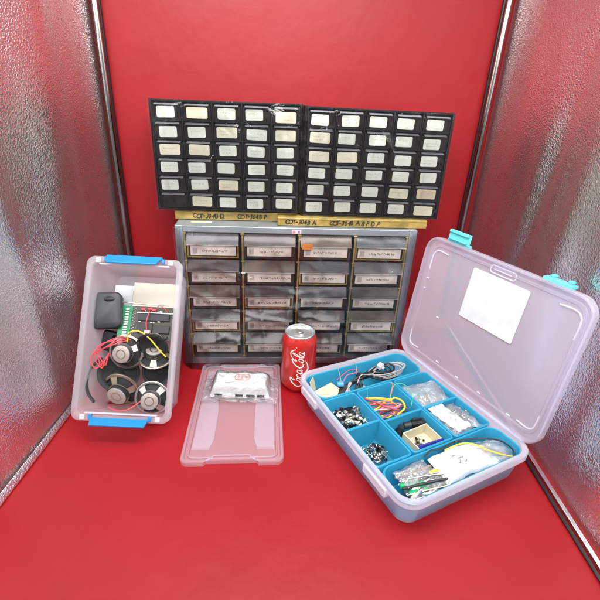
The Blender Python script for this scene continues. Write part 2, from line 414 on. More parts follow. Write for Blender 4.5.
# ------------------------------------------------------------------ black drawer units
UW, UH, UD = .2645, .1887, .110
def unit(M, label, missing, wide, tanl):
    t = empty('black_drawer_unit', M=M); tag(t, label, 'drawer unit', 'black drawer units on top of the cabinet')
    m = MB(); tw = .0035
    m.box(0,0,0,tw,UD,UH); m.box(UW-tw,0,0,UW,UD,UH); m.box(tw,.0004,UH-tw,UW-tw,UD,UH-.0003); m.box(tw,.0004,.0003,UW-tw,UD,tw)
    m.box(tw,UD-.003,tw,UW-tw,UD-.001,UH-tw)
    cw = (UW-2*tw)/5; ch = (UH-2*tw)/6
    for i in range(1,5): m.box(tw+cw*i-.0012,.0012,tw,tw+cw*i+.0012,UD-.003,UH-tw)
    for j in range(1,6):
        for i in range(5): m.box(tw+cw*i+.0012,.0012,tw+ch*j-.0010,tw+cw*(i+1)-.0012,UD-.003,tw+ch*j+.0010)
    m.build('housing', M_blk, t, bevel=.0006)
    for i in range(5):
        for j in range(6):
            rnd = random.Random(i*31+j*7+len(label))
            x0 = tw+cw*i+.0022; x1 = tw+cw*(i+1)-.0022; z1 = UH-tw-ch*j-.0016; z0 = z1-ch+.0030; jy = rnd.uniform(0,.0012)
            d = MB()
            d.box(x0,.003+jy,z0,x1,.095,z0+.0012); d.box(x0,.003+jy,z0+.0012,x0+.0012,.095,z1-.003); d.box(x1-.0012,.003+jy,z0+.0012,x1,.095,z1-.003)
            d.box(x0+.0012,.004+jy,z0+.0012,x1-.0012,.0055+jy,z1-.004)
            d.box(x0,.0018+jy,z0,x0+.0022,.0030+jy,z1-.006); d.box(x1-.0022,.0018+jy,z0,x1,.0030+jy,z1-.006); d.box(x0+.0022,.0018+jy,z0,x1-.0022,.0030+jy,z0+.0018)
            dr = d.build('drawer', M_blkwin if True else M_blk, t)
            h = MB(); pf = [(.003+jy,z1-.0010),(-.0028+jy,z1-.0026),(-.0034+jy,z1-.0038),(-.0024+jy,z1-.0043),(.003+jy,z1-.0034)]
            h.loft([[(x0+.0030,y,z) for y, z in pf],[(x1-.0030,y,z) for y, z in pf]])
            h.build('handle', M_handle, dr, bevel=.0006)
            if (i, j) in missing: continue
            wd = .036 if (i, j) in wide else .0305; hh = .0178
            c = (x0+x1)/2 - .0025 + rnd.uniform(-.0028,.0028); zc = z0 + .0106 + rnd.uniform(-.0012,.0016)
            if (i, j) in wide: c = (x0+x1)/2 + rnd.uniform(-.001,.001)
            ang = R(rnd.uniform(-2,2))
            ML = Matrix.Translation((c,.0012+jy-.0006,zc)) @ Matrix.Rotation(ang,4,'Y') @ Matrix.Rotation(R(90),4,'X')
            l = MB(); lo = rr(-wd/2,-hh/2,wd/2,hh/2,.0026,0,3)
            l.loft([[(p[0],p[1],-.0003) for p in lo],[(p[0],p[1],.0004) for p in lo]], m=0, M=ML)
            n0 = len(l.v); q = MB(); 
            if rnd.random() < .8:
                squig(q, -wd*.34, .0018, wd*.55, .0026, 0, 1, i*50+j, .0005)
                if rnd.random() < .6: squig(q, -wd*.30, -.0035, wd*.4, .0024, 0, 1, i*50+j+7, .0005)
                l.add([(v[0], v[2], .0006) for v in q.v], q.f, 1, ML)
            l.build('label', [M_lab[tanl.get((i, j), 1 if (i, j) in wide else 0)], bpy.data.materials.get('pale_pencil') or mat('pale_pencil', (.40,.40,.36), rough=.8)], dr)
def UM(x, y, yaw, lean, roll, z): return Matrix.Translation((x,y,z)) @ Matrix.Rotation(R(yaw),4,'Z') @ Matrix.Rotation(-R(lean),4,'X') @ Matrix.Rotation(R(roll),4,'Y')
U1 = UM(-.2722,.7916,2.9588,2.02,-.434,.3162); U2 = UM(-.007,.8051,3.6216,.8153,.3857,.3157)
unit(U1, 'black thirty-drawer unit standing on the left yellow board, bottom left drawer unlabelled', {(0,5)}, {(1,0),(0,2),(1,2),(2,1),(3,1),(4,0),(2,4),(1,5),(4,1)}, {(0,2):1,(1,2):1,(2,4):1,(3,1):0})
unit(U2, 'black thirty-drawer unit standing on the right yellow board, every drawer labelled', set(), {(0,1),(0,2),(1,2),(4,5),(4,4),(3,4)}, {(0,1):1,(0,2):1,(1,2):1,(4,4):2,(4,5):1})

# ------------------------------------------------------------------ clear wrap film
def wrap(name, M, w, h, seed, label, amp=.004, y=-.010, back=.05, sag=None, mt=None):
    mb = MB(); nu, nv = 110, 80
    for i in range(nu+1):
        for j in range(nv+1):
            u = i/nu; v = j/nv; x = -.004 + (w+.008)*u; z = .001 + h*v
            n1 = noise.noise(Vector((x*24, z*5, seed))); n2 = noise.noise(Vector((x*6+z*5, z*26-x*10, seed+9)))
            rid = 1-abs(noise.noise(Vector((x*17+z*2.5, z*4-x*3, seed+20))))*2
            yy = y + amp*(n1*.5+n2*.35) - amp*.55*max(0, rid)**9
            r2 = 1-abs(noise.noise(Vector((x*4, z*15+x*5, seed+33))))*2
            yy -= amp*.42*max(0, r2)**8*(1 if w > .4 else 0)
            e = min(1, min(u, 1-u)*26)
            yy = yy*e + (1-e)*(.001)
            mb.v.append((x, yy, z))
    for i in range(nu):
        for j in range(nv):
            k = i*(nv+1)+j; mb.f.append((k, k+nv+1, k+nv+2, k+1)); mb.m.append(0)
    # turned back over the top edge
    o = mb.build(name, mt or M_film, ang=180); o.matrix_world = M; return tag(o, label, 'plastic film')
wrap('plastic_film', MC, W, H-.004, 2, 'wrinkled clear film stretched over the drawers of the grey cabinet', amp=.010, y=-.0135)
wrap('plastic_film', U1, UW, UH-.002, 5, 'clear film stretched over the front of the left black drawer unit', amp=.0045, y=-.0095)
wrap('plastic_film', U2, UW, UH-.002, 8, 'clear film stretched over the front of the right black drawer unit', amp=.0045, y=-.0095)

# ------------------------------------------------------------------ drink can
can = empty('drink_can', (.0029,.6987,.0005)); tag(can, 'red soft drink can with white script lettering running up its side', 'drink can')
m = MB(); m.lathe([(.0235,.001),(.0255,0),(.0265,.002),(.0300,.0065),(.0325,.0105),(.0331,.014),(.0331,.104),(.0326,.1075),(.0300,.1135),(.0277,.1180)], 64, cap0=True, cap1=False)
m.build('body', M_can, can)
m = MB(); m.lathe([(.0276,.1178),(.0282,.1195),(.0282,.1212),(.0276,.1218),(.0268,.1214),(.0262,.1180),(.0252,.1168),(.0235,.1172),(.0180,.1178),(.0001,.1178)], 64, cap0=False)
lid_ = m.build('lid', M_canlid, can)
m = MB(); m.loft([rr(-.0055,-.010,.0055,.013,.0052,.1184), rr(-.0055,-.010,.0055,.013,.0052,.1196)]); m.lathe([(.003,.1196),(.003,.1204)],12)
tb = m.build('tab', M_alu, lid_, bevel=.0003); tb.rotation_euler = (0,0,R(35))
m = MB(); m.tube([(.0001+.013*math.cos(a), .013*math.sin(a)-.001, .1180) for a in [R(q) for q in range(200,345,8)]], .0006, 5); m.build('score_line', M_steel, lid_)
# script
SC = .0104
strokes = []
def st(pts, w0, w1): strokes.append((cr([(p[0],p[1],0) for p in pts], 8), w0*.85, w1*.85))
def bigC(x, tail):
    st([(x+1.55,1.55),(x+1.35,1.25),(x+1.25,1.6),(x+1.5,1.95),(x+1.2,2.05),(x+.65,1.75),(x+.22,1.05),(x+.2,.4),(x+.55,.0),(x+1.05,.15),(x+1.4,.55)], .12, .30)
def lo(x):
    st([(x+.5,.95),(x+.2,.75),(x+.08,.35),(x+.25,.02),(x+.55,.15),(x+.68,.55),(x+.52,.92),(x+.62,.75),(x+.95,.8)], .10, .24)
def la(x):
    st([(x+.62,.85),(x+.35,.95),(x+.1,.6),(x+.1,.15),(x+.35,.02),(x+.6,.4),(x+.68,.85)], .10, .24); st([(x+.74,.95),(x+.62,.4),(x+.72,.03),(x+.98,.25)], .12, .22)
def lc(x): st([(x+.62,.75),(x+.45,.95),(x+.15,.7),(x+.08,.3),(x+.3,.0),(x+.62,.15),(x+.85,.4)], .10, .24)
def ll(x): st([(x+.1,.4),(x+.5,1.2),(x+.62,1.9),(x+.42,2.0),(x+.25,1.3),(x+.2,.4),(x+.35,.02),(x+.62,.25)], .10, .22)
bigC(0,1); lo(1.25); lc(2.1); la(2.95)
st([(3.95,.5),(4.15,.62),(4.35,.5)], .12, .26)
bigC(4.1,0); lo(5.35); ll(6.15); la(6.65)
st([(.55,.0),(.9,-.25),(1.8,-.45),(2.8,-.4),(3.4,-.7),(4.3,-1.0),(5.2,-.75),(5.9,-.35)], .08, .34)   # swash under the word
st([(5.62,1.95),(6.0,2.35),(6.6,2.45),(7.2,2.1),(7.6,1.6)], .08, .22)
def onto(th0, z0, mirror=1):
    def fn(x, y):
        # text runs up the can; letter tops point left
        X = x + y*.28; Y = y - .06*x
        a = th0 - (Y-1.0)*SC/.0333
        return (.0333*math.cos(a), .0333*math.sin(a), z0 + X*SC)
    return fn
m = MB()
for th0, z0 in ((R(-98), .0165),):
    for pts, w0, w1 in strokes:
        N_ = len(pts); w = [w0+(w1-w0)*math.sin(math.pi*i/(N_-1)) for i in range(N_)]
        m.ribbon([(p.x,p.y) for p in pts], w, fn=onto(th0, z0))
for k in range(4):   # thin pale ribbon stripe above the lettering and part of the second panel at the right
    pass
m.ribbon([(0,.104),(0,.1175)], .0022, fn=lambda x, y: ((.0333-.0062*max(0,(y-.104)/.0135)**1.1)*math.cos(R(-99)+x/.033), (.0333-.0062*max(0,(y-.104)/.0135)**1.1)*math.sin(R(-99)+x/.033), y))
m.build('lettering', M_canw, can, smooth=False)
m = MB()
for pts, w0, w1 in strokes:
    N_ = len(pts); w = [w0+(w1-w0)*math.sin(math.pi*i/(N_-1)) for i in range(N_)]
    m.ribbon([(p.x,p.y) for p in pts], w, fn=onto(R(30), .0165))
m.build('lettering', M_canw, can, smooth=False)

# ------------------------------------------------------------------ organiser box
MO = Matrix.Translation((.146,.3729,0)) @ Matrix.Rotation(R(27.618), 4, 'Z')
OW, OL, OH = .2452, .3189, .0560
org = empty('organiser_box', M=MO); tag(org, 'frosted clear organiser box with its lid standing open and blue trays inside', 'organiser box')
m = MB(); tray(m, 0,0,OW,OL,.028,OH,.007,.0018,rim=.0055,rim_h=.012,z0=.0005); m.build('box', M_frostbox, org)
for yc in (.066,.262):
    m = MB(); m.box(-.0035,yc-.026,OH-.020,.0008,yc+.026,OH-.0065); m.box(-.0035,yc-.026,OH-.020,.0045,yc-.0235,OH-.012); m.box(-.0035,yc+.0235,OH-.020,.0045,yc+.026,OH-.012)
    m.build('latch_catch', M_frostrim, org, bevel=.001)
for k in range(2):
    m = MB(); yc = (.08,.24)[k]; m.tube([(OW+.001,yc-.03,OH-.003),(OW+.001,yc+.03,OH-.003)], .0032, 10); m.build('hinge', M_frostrim, org)
# lid: local frame X along hinge (0..OL), Y up the lid (0..LH), Z toward viewer side
TH = R(97.51)
ax = Vector((0,1,0)); up = Vector((-math.cos(TH),0,math.sin(TH))); nz_ = ax.cross(up)
ML = Matrix(((ax.x,up.x,nz_.x,OW+.002),(ax.y,up.y,nz_.y,0),(ax.z,up.z,nz_.z,OH+.001),(0,0,0,1)))
LH = .241
# ax x up : decide which side faces the viewer (towards -x of the box)
fs_ = -1 if nz_.x > 0 else 1
lidE = None
m = MB()
Z = lambda z: z*fs_
I = lambda d, z, r: rr(d, d, OL-d, LH-d, r, Z(z))
m.loft([I(.0,.0,.028), I(0,.010,.028), I(.0012,.0115,.028), I(.0030,.0115,.026), I(.0042,.010,.025), I(.0046,.0022,.025), I(.0110,.0020,.020), I(.0125,.0045,.019), I(.0160,.0045,.017), I(.0178,.0018,.016)], True, True)
lidO = m.build('lid', M_frostlid, org); lidO.matrix_local = ML
m = MB()   # moulded corner ribs and the slot outline
def rib(pts, r=.0009):
    m = MB(); m.tube([(p[0],p[1],Z(.0028)) for p in cr([(q[0],q[1],0) for q in pts],5)], r, 6); m.build('rib', M_frostrim, lidO)
rib([(.052,.216),(.030,.217),(.020,.212),(.0165,.202),(.0165,.178)],.0013); rib([(.267,.216),(.289,.217),(.299,.212),(.3025,.202),(.3025,.178)],.0013)
rib([(.045,.022),(.026,.0215),(.018,.028),(.0165,.050)],.0013); rib([(.274,.022),(.293,.0215),(.301,.028),(.3025,.050)],.0013)
m = MB(); m.tube([(p[0],p[1],Z(.0028)) for p in rr(.128,.219,.176,.231,.005,0)], .0010, 6, closed=True); m.tube([(.136,.225,Z(.0028)),(.168,.225,Z(.0028))], .0013, 6); m.build('slot', M_frostrim, lidO)
for (px,py) in ((.300,.160),(.302,.140),(.22,.022),(.17,.020),(.12,.021),(.06,.020),(.25,.10)): m = MB(); m.tube([(px-.003,py,Z(.003)),(px+.003,py,Z(.003))], .0013, 6); m.build('nub', M_frostrim, lidO)
m = MB(); m.loft([rr(.098,.126,.207,.215,.003,Z(.0022),3), rr(.098,.126,.207,.215,.003,Z(.0030),3)]); m.build('sticker', M_white, lidO)
for k, (xa, xb) in enumerate(((.229,.281),(.044,.088))):
    m = MB()
    if k == 0:
        m.box(xa,LH-.002,Z(.002),xb,LH+.0030,Z(-.0045)) if fs_ < 0 else m.box(xa,LH-.002,-.0045,xb,LH+.003,.002)
        a_, b_ = sorted((Z(.0000),Z(.0035)))
        m.box(xa+.002,LH+.001,a_,xb-.002,LH+.021,b_)
        a_, b_ = sorted((Z(.0034),Z(.0075))); m.box(xa+.004,LH+.016,a_,xb-.004,LH+.0205,b_)
        m.box(xa+.006,LH+.004,a_,xb-.006,LH+.007,b_)
    else:
        a_, b_ = sorted((Z(-.010),Z(.006)))
        m.box(xa,LH-.001,a_,xb,LH+.0045,b_)
        a_, b_ = sorted((Z(-.012),Z(-.004)))
        for q in (xa+.006, xb-.012): m.box(q,LH+.0045,a_,q+.007,LH+.0085,b_)
    m.build('latch', M_turq, lidO, bevel=.0011)

# inserts
def insert(x0, y0, x1, y1, r, div, label, h=.046, dz=.005):
    m = MB(); t = empty('insert_tray', M=MO); tag(t, label, 'tray', 'blue insert trays of the organiser box')
    tray(m, x0,y0,x1,y1,r,h,.0035,.0014,rim=.0016,rim_h=.004,z0=dz)
    m.build('tray', M_teal, t)
    if div:
        m = MB(); yc = div; m.box(x0+.0045,yc-.0011,dz+.002,x1-.0045,yc+.0011,dz+h-.001); m.box(x0+.003,yc-.0022,dz+h-.0035,x1-.003,yc+.0022,dz+h-.0006); m.build('divider', M_teal, t, bevel=.0006)
    return t
insert(.0085,.238,.2375,.3110,.020,None,'long blue tray at the far end holding black cables')
insert(.0085,.0085,.2375,.0745,.020,None,'long blue tray at the near end holding a screwdriver and white bag')
insert(.0085,.0765,.0755,.2360,.007,.158,'blue tray of bolts and nuts along the latch side')
insert(.0775,.0765,.1575,.2360,.007,.152,'blue tray in the middle with coloured wires and an ivory box')
insert(.1595,.0765,.2375,.2360,.007,.152,'blue tray along the hinge holding two clear bags of metal parts')

def at(x, y, z): return MO @ Vector((x, y, z))
def placed(o, x, y, z, rot=(0,0,0)):
    from mathutils import Euler
    o.matrix_world = MO @ Matrix.Translation((x,y,z)) @ Euler(rot).to_matrix().to_4x4(); return o
Zb = .0075   # tray floor
# --- small fastener heaps
def fast_meshes():
    out = []
    m = MB(); m.lathe([(.0012,0),(.0012,.009)],8); m.lathe([(.0026,.009),(.0028,.0105),(.0012,.0118)],10); out.append((m,'screw',M_steel))
    m = MB(); m.lathe([(.0018,0),(.0018,.007)],8,0); m.lathe([(.0033,.002),(.0033,.0045)],6,0); out.append((m,'hex_bolt',M_steel))
    m = MB(); m.lathe([(.0016,0),(.0034,0),(.0034,.0022),(.0016,.0022),(.0016,0)],10,cap0=False,cap1=False); out.append((m,'metal_ring',M_alu))
    m = MB(); m.box(-.003,-.0022,0,.003,.0022,.005,0); m.box(-.0005,-.0005,.005,.0005,.0005,.009,1); out.append((m,'black_terminal',[M_blk,M_steel]))
    m = MB(); m.lathe([(.0022,0),(.0022,.006),(.0012,.0075)],8); out.append((m,'brass_pin',M_brass))
    return out
FM = [(m.build(n, mt), n) for m, n, mt in fast_meshes()]
labs = {'screw':'small steel screw lying in the heap of bolts and terminals','hex_bolt':'small steel hex bolt lying in the heap of bolts and terminals','metal_ring':'small bright metal ring lying in the heap of bolts and terminals','black_terminal':'small black terminal with a metal pin in the heap of bolts','brass_pin':'small pale brass pin lying in the heap of bolts and terminals'}
used = set()
def scatter(n, x0, y0, x1, y1, z0, hz, s, lab, grp, kinds, seed):
    rnd = random.Random(seed)
    for i in range(n):
        src, nm = FM[kinds[rnd.randrange(len(kinds))]]
        if (nm in used) or lab is not labs: o = src.copy(); COL.objects.link(o)
        else: o = src; used.add(nm)
        u = rnd.gauss(0,.45); v = rnd.gauss(0,.45); u = max(-1,min(1,u)); v = max(-1,min(1,v))
        x = (x0+x1)/2+u*(x1-x0)/2; y = (y0+y1)/2+v*(y1-y0)/2
        z = z0 + hz*max(0,1-(u*u+v*v))*rnd.uniform(.3,1)
        o['label'] = lab[nm]; o['category'] = nm.replace('_',' '); o['group'] = grp[nm] if isinstance(grp, dict) else grp
        placed(o, x, y, z, (rnd.uniform(-2,2),rnd.uniform(-2,2),rnd.uniform(0,6.28)))
        o.scale = (s,)*3
gB = {k: k.replace('_',' ')+'s in the heap of bolts' for k in labs}
scatter(150, .020,.166,.071,.230, Zb+.012,.024, 1.45, labs, gB, [0,1,2,3,3,3,2,4], 4)
lab2 = {k: v.replace('heap of bolts and terminals','little heap of tiny nuts').replace('heap of bolts','little heap of tiny nuts') for k, v in labs.items()}
gN = {k: k.replace('_',' ')+'s in the little heap of tiny nuts' for k in labs}
scatter(100, .028,.100,.070,.150, Zb+.004,.014, .80, lab2, gN, [0,1,2,2,3,4], 9)

# --- coloured wire pieces
def wire(name, pts, r, mt, label, cat='wire', group=None, n=7, M=None):
    m = MB(); m.tube(cr(pts, 7), r, n)
    o = m.build(name, mt); o.matrix_world = MO if M is None else M
    return tag(o, label, cat, group)
rnd = random.Random(21)
wc = [('red',M_rwire),('yellow',M_ywire),('orange',M_owire),('pink',M_pwire),('red',M_rwire),('orange',M_owire),('pink',M_pwire),('red',M_rwire),('black',M_bwire),('orange',M_owire),('red',M_rwire),('yellow',M_ywire),('grey',M_wwire),('pink',M_pwire),('black',M_bwire),('red',M_rwire),('orange',M_owire),('red',M_rwire)]
for i, (cn, mt) in enumerate(wc):
    cx_, cy_ = .117+rnd.uniform(-.012,.012), .190+rnd.uniform(-.010,.010); a = R(-30+rnd.uniform(-38,38)); L = rnd.uniform(.020,.036); z = .022+.0012*i
    d = Vector((math.cos(a), math.sin(a), 0)); nn = Vector((-d.y,d.x,0)); c = Vector((cx_,cy_,z))
    pts = [c-d*L, c-d*L*.4+nn*rnd.uniform(-.006,.006)+Vector((0,0,rnd.uniform(0,.004))), c+d*L*.4+nn*rnd.uniform(-.006,.006)+Vector((0,0,rnd.uniform(0,.005))), c+d*L+Vector((0,0,rnd.uniform(-.003,.008)))]
    pts = [(min(max(p.x,.085),.150), min(max(p.y,.160),.226), p.z) for p in pts]
    wire('cut_wire', pts, rnd.uniform(.0010,.0015) if cn != 'yellow' else .0013, mt, 'short cut %s wire in the tangle in the middle blue tray' % cn, group='short %s wires in the tangle' % cn)
wire('cut_wire', [(.092,.222,.040),(.105,.212,.044),(.120,.205,.043),(.132,.200,.040)], .0021, M_ywire, 'thick yellow sleeved wire lying straight on top of the wire tangle')
wire('cut_wire', [(.120,.168,.036),(.138,.172,.042),(.146,.190,.042),(.140,.205,.040)], .0016, M_ywire, 'yellow wire curving round the near side of the wire tangle')
wire('cut_wire', [(.128,.200,.040),(.146,.215,.058),(.160,.205,.062),(.160,.182,.056),(.148,.168,.045)], .0007, M_gwire, 'thin green wire looping over the divider beside the tangle')
wire('cut_wire', [(.095,.215,.035),(.093,.222,.055),(.097,.226,.062)], .0004, M_gwire, 'fine green strand standing up at the far corner of the tangle')
wire('cut_wire', [(.132,.205,.040),(.140,.212,.060),(.138,.214,.066)], .0010, M_owire, 'orange wire end sticking up out of the tangle')

# --- far tray: chips, cables
def sheet(name, pts2, z, thick, mt, rotx, label, cat, M, curl=.003, loc=(0,0,0)):
    m = MB(); n = len(pts2)
    L0 = [(p[0],p[1],curl*noise.noise(Vector((p[0]*60,p[1]*60,2)))) for p in pts2]; L1 = [(p[0],p[1],p[2]+thick) for p in L0]
    m.loft([L0,L1]); o = m.build(name, mt, bevel=.0003)
    from mathutils import Euler
    o.matrix_world = M @ Matrix.Translation(loc) @ Euler(rotx).to_matrix().to_4x4(); return tag(o, label, cat)
sheet('cream_card_piece', [(-.020,-.012),(.014,-.014),(.024,-.002),(.014,.014),(-.004,.012),(-.022,.010)], 0, .0014, M_ivory2, (R(30),R(-12),R(-6)), 'curled cream card piece at the left end of the far tray', 'card piece', MO, loc=(.042,.272,.034))
sheet('cream_card_piece', [(-.013,-.012),(.012,-.013),(.014,.012),(-.008,.014)], 0, .0014, M_cream, (R(70),R(0),R(50)), 'small cream card piece propped in the far left corner of the tray', 'card piece', MO, loc=(.022,.291,.040))
for i in range(9):
    o_ = i*.0016
    wire('black_cable', [(.060,.262+o_,.022+o_),(.082,.268+o_,.030),(.105,.276-o_*.5,.038+.0022*(i%5)),(.130,.284-o_,.040+.003*(i%3)),(.150,.286-.002*i,.036+.002*(i%4)),(.175,.278+o_,.032)], .0019, M_bwire, 'black cable strand bundled along the far tray', 'cable', 'black cable strands in the far tray')
for i in range(3):
    rr_ = .010+.003*i
    wire('black_cable', [(.165+rr_*1.6*math.cos(a)+.004*i, .281+rr_*.8*math.sin(a), .040+.002*i+.002*math.sin(2*a)) for a in [R(q) for q in range(0,361,40)]], .0019, M_bwire, 'black cable coil turn under the white connector', 'cable', 'black cable coil turns')
for i in range(4):
    rr_ = .030+.0022*i
    wire('grey_cable', [(.180+rr_*1.15*math.cos(a), .275+rr_*.52*math.sin(a)+.001*i, .040+.0016*i+.003*math.sin(a+i)) for a in [R(q) for q in range(0,361,30)]], .0011, M_wwire, 'turn of the thin grey cable coil in the far tray', 'cable', 'turns of the thin grey cable coil')
for i in range(3):
    wire('grey_cable', [(.076+.004*i,.262,.030),(.088,.268+.002*i,.038),(.100,.276,.040),(.118,.279+.002*i,.040)], .0014, M_wwire, 'short grey lead lying among the black cables of the far tray', 'cable', 'short grey leads in the far tray')
m = MB(); m.box(-.006,-.005,0,.006,.005,.009); m.box(-.003,-.009,.002,.003,-.005,.006)
tag(placed(m.build('white_connector', M_white, bevel=.001), .166,.284,.047,(R(10),R(-8),R(25))), 'white plug connector on top of the black cable coil', 'connector')
m = MB(); m.lathe([(.0005,0),(.0045,.0005),(.005,.002),(.005,.010),(.0045,.0115),(.0005,.012)],14); m.box(.004,-.001,.004,.010,.001,.006)
tag(placed(m.build('blue_capacitor', M_sky), .070,.282,.036,(R(80),0,R(60))), 'sky blue round component among the black cables', 'component')
wire('loose_wire', [(.082,.288,.035),(.084,.300,.046),(.083,.304,.054),(.086,.306,.060)], .0005, M_wwire, 'fine bare wire end sticking up above the blue component', 'wire')
wire('loose_wire', [(.118,.292,.038),(.124,.303,.048),(.122,.306,.056),(.118,.307,.060)], .0005, M_wwire, 'fine bare wire end curling up in front of the cabinet', 'wire')
wire('loose_wire', [(.078,.297,.034),(.095,.300,.042),(.112,.302,.045),(.130,.300,.040)], .0006, M_rwire, 'thin red wire along the back wall of the far tray', 'wire')
for i in range(6):
    wire('black_cable', [(.088+.004*i,.252+.003*(i%3),.026),(.104+.003*i,.268+.004*(i%2),.040+.002*(i%3)),(.122,.290-.003*i,.042),(.146,.262+.005*i,.040+.002*(i%2)),(.170,.256+.003*i,.034),(.196,.262+.004*i,.030)], .0017, M_bwire, 'black lead crossing over the cable bundle in the far tray', 'cable', 'black leads crossing over the bundle in the far tray')
wire('loose_wire', [(.100,.262,.044),(.116,.274,.050),(.134,.268,.050),(.150,.276,.048)], .0009, M_wwire, 'pale grey wire lying on top of the black cable bundle', 'wire')
wire('loose_wire', [(.078,.276,.044),(.092,.286,.048),(.108,.284,.050),(.120,.290,.046)], .0008, M_pwire, 'pink wire lying on top of the black cable bundle', 'wire')
m = MB(); m.box(-.014,-.005,0,.014,.005,.006); tag(placed(m.build('grey_block', mat('grey_plastic',(.40,.42,.42),rough=.4), bevel=.001), .106,.259,.026,(0,0,R(12))), 'grey plastic block under the cables in the far tray', 'block')

# --- ivory box, black sockets, navy piece
MI = MO @ Matrix.Translation((.096,.088,.0225)) @ Matrix.Rotation(R(3),4,'Z') @ Matrix.Rotation(R(3),4,'X')
t = empty('ivory_box', M=MI); tag(t, 'open ivory plastic box with small parts in the middle blue tray', 'box')
m = MB(); w_, l_, h_ = .050,.036,.020; k = .0018
m.box(0,0,0,w_,l_,k); m.box(0,0,k,k,l_,h_); m.box(w_-k,0,k,w_,l_,h_); m.box(k,0,k,w_-k,k,h_); m.box(k,l_-k,k,w_-k,l_,h_); m.build('shell', M_ivory, t, bevel=.0005)
rnd = random.Random(5)
for i in range(9):
    src, nm = FM[[3,3,2,1][rnd.randrange(4)]]
    o = src.copy(); COL.objects.link(o); o.matrix_world = MI @ Matrix.Translation((.010+rnd.uniform(0,.018),.008+rnd.uniform(0,.018),.004+rnd.uniform(0,.004))) @ Matrix.Rotation(rnd.uniform(0,6),4,'Z') @ Matrix.Rotation(rnd.uniform(-1.5,1.5),4,'X') @ Matrix.Scale(.8,4)
    o['label'] = labs[nm].split(' in the')[0].split(' lying')[0]+' inside the open ivory box'; o['category'] = nm.replace('_',' '); o['group'] = nm.replace('_',' ')+'s inside the ivory box'
m = MB(); m.lathe([(.0018,0),(.0018,.0015)],10); o = m.build('black_dot_part', M_blk); o.matrix_world = MI @ Matrix.Translation((.034,.020,.002)); tag(o,'single tiny black disc on the floor of the ivory box','disc')
m = MB(); m.box(-.024,-.002,0,.024,.002,.012); o = m.build('navy_strip', M_navy, bevel=.0008); o.matrix_world = MO @ Matrix.Translation((.121,.0830,.034)) @ Matrix.Rotation(R(-4),4,'Z') @ Matrix.Rotation(R(-30),4,'X'); tag(o, 'navy blue plastic strip at the near rim of the ivory box', 'strip')
def sock(x, y, z, rot, lab):
    t = empty('socket_connector'); placed(t, x, y, z, rot); tag(t, lab, 'connector')
    m = MB(); m.lathe([(.0065,0),(.0075,.001),(.0075,.018),(.0065,.019),(.0045,.019),(.0045,.012),(.0001,.012)],16,cap1=False); m.build('shell', M_blk, t)
    m = MB(); m.lathe([(.0055,-.012),(.0060,0)],12); m.build('grip', M_charcoal, t)
sock(.104,.140,.030,(R(90),0,R(-55)),'black round socket connector beside the far corner of the ivory box')
sock(.128,.141,.034,(R(82),0,R(70)),'black barrel connector lying behind the ivory box')
m = MB(); m.box(-.012,-.006,0,.012,.006,.010); tag(placed(m.build('black_block', M_charcoal, bevel=.002), .143,.142,.030,(R(15),R(10),R(-10))), 'black plastic block wedged right of the barrel connector', 'block')

# --- bags
def bag(M, w, l, h, seed, mt, label, name='clear_bag', amp=.004):
    m = MB(); nu, nv = 34, 30
    def P(u, v, s):
        e = (1-abs(2*u-1)**3)*(1-abs(2*v-1)**3)
        x = (u-.5)*w; y = (v-.5)*l
        x += .004*noise.noise(Vector((v*5, seed, 1))); y += .004*noise.noise(Vector((u*5, seed, 4)))
        z = s*h*.5*e + amp*noise.noise(Vector((u*5, v*5, seed+s))) + amp*.7*(1-abs(noise.noise(Vector((u*8+v*5, v*7-u*3, seed+3*s))))*3)*(.3+.7*e)*.4
        return (x, y, z)
    for s in (1,-1):
        vs = [P(i/nu, j/nv, s) for i in range(nu+1) for j in range(nv+1)]
        m.add(vs, [(i*(nv+1)+j, (i+1)*(nv+1)+j, (i+1)*(nv+1)+j+1, i*(nv+1)+j+1) for i in range(nu) for j in range(nv)])
    o = m.build(name, mt, ang=180); o.matrix_world = M; return tag(o, label, 'plastic bag')
def BM_(x, y, z, a, rx=0, ry=0): return MO @ Matrix.Translation((x,y,z)) @ Matrix.Rotation(R(a),4,'Z') @ Matrix.Rotation(R(rx),4,'X') @ Matrix.Rotation(R(ry),4,'Y')
bag(BM_(.198,.188,.041,-12,4,-6), .070,.058,.020, 3, M_bag, 'crumpled clear bag of small metal parts in the far hinge-side compartment')
bag(BM_(.199,.118,.040,0,-3,0), .064,.066,.020, 11, M_bag, 'long clear bag of silver parts in the near hinge-side compartment', amp=.005)
bag(BM_(.186,.120,.047,4,-3,-2), .030,.070,.008, 14, M_bagm, 'folded milky bag end lying over the near hinge-side compartment', amp=.004, name='milky_bag')
lab3 = {k: v.split(' lying')[0].split(' in the')[0].split(' with')[0]+' inside the far clear bag' for k, v in labs.items()}
scatter(26, .175,.165,.225,.205, .030,.006, .9, lab3, {k: k.replace('_',' ')+'s in the far clear bag' for k in labs}, [0,1,2,4], 30)
lab4 = {k: v.split(' lying')[0].split(' in the')[0].split(' with')[0]+' inside the long clear bag' for k, v in labs.items()}
scatter(34, .190,.088,.232,.146, .034,.008, .9, lab4, {k: k.replace('_',' ')+'s in the long clear bag' for k in labs}, [0,1,2,2,4], 31)
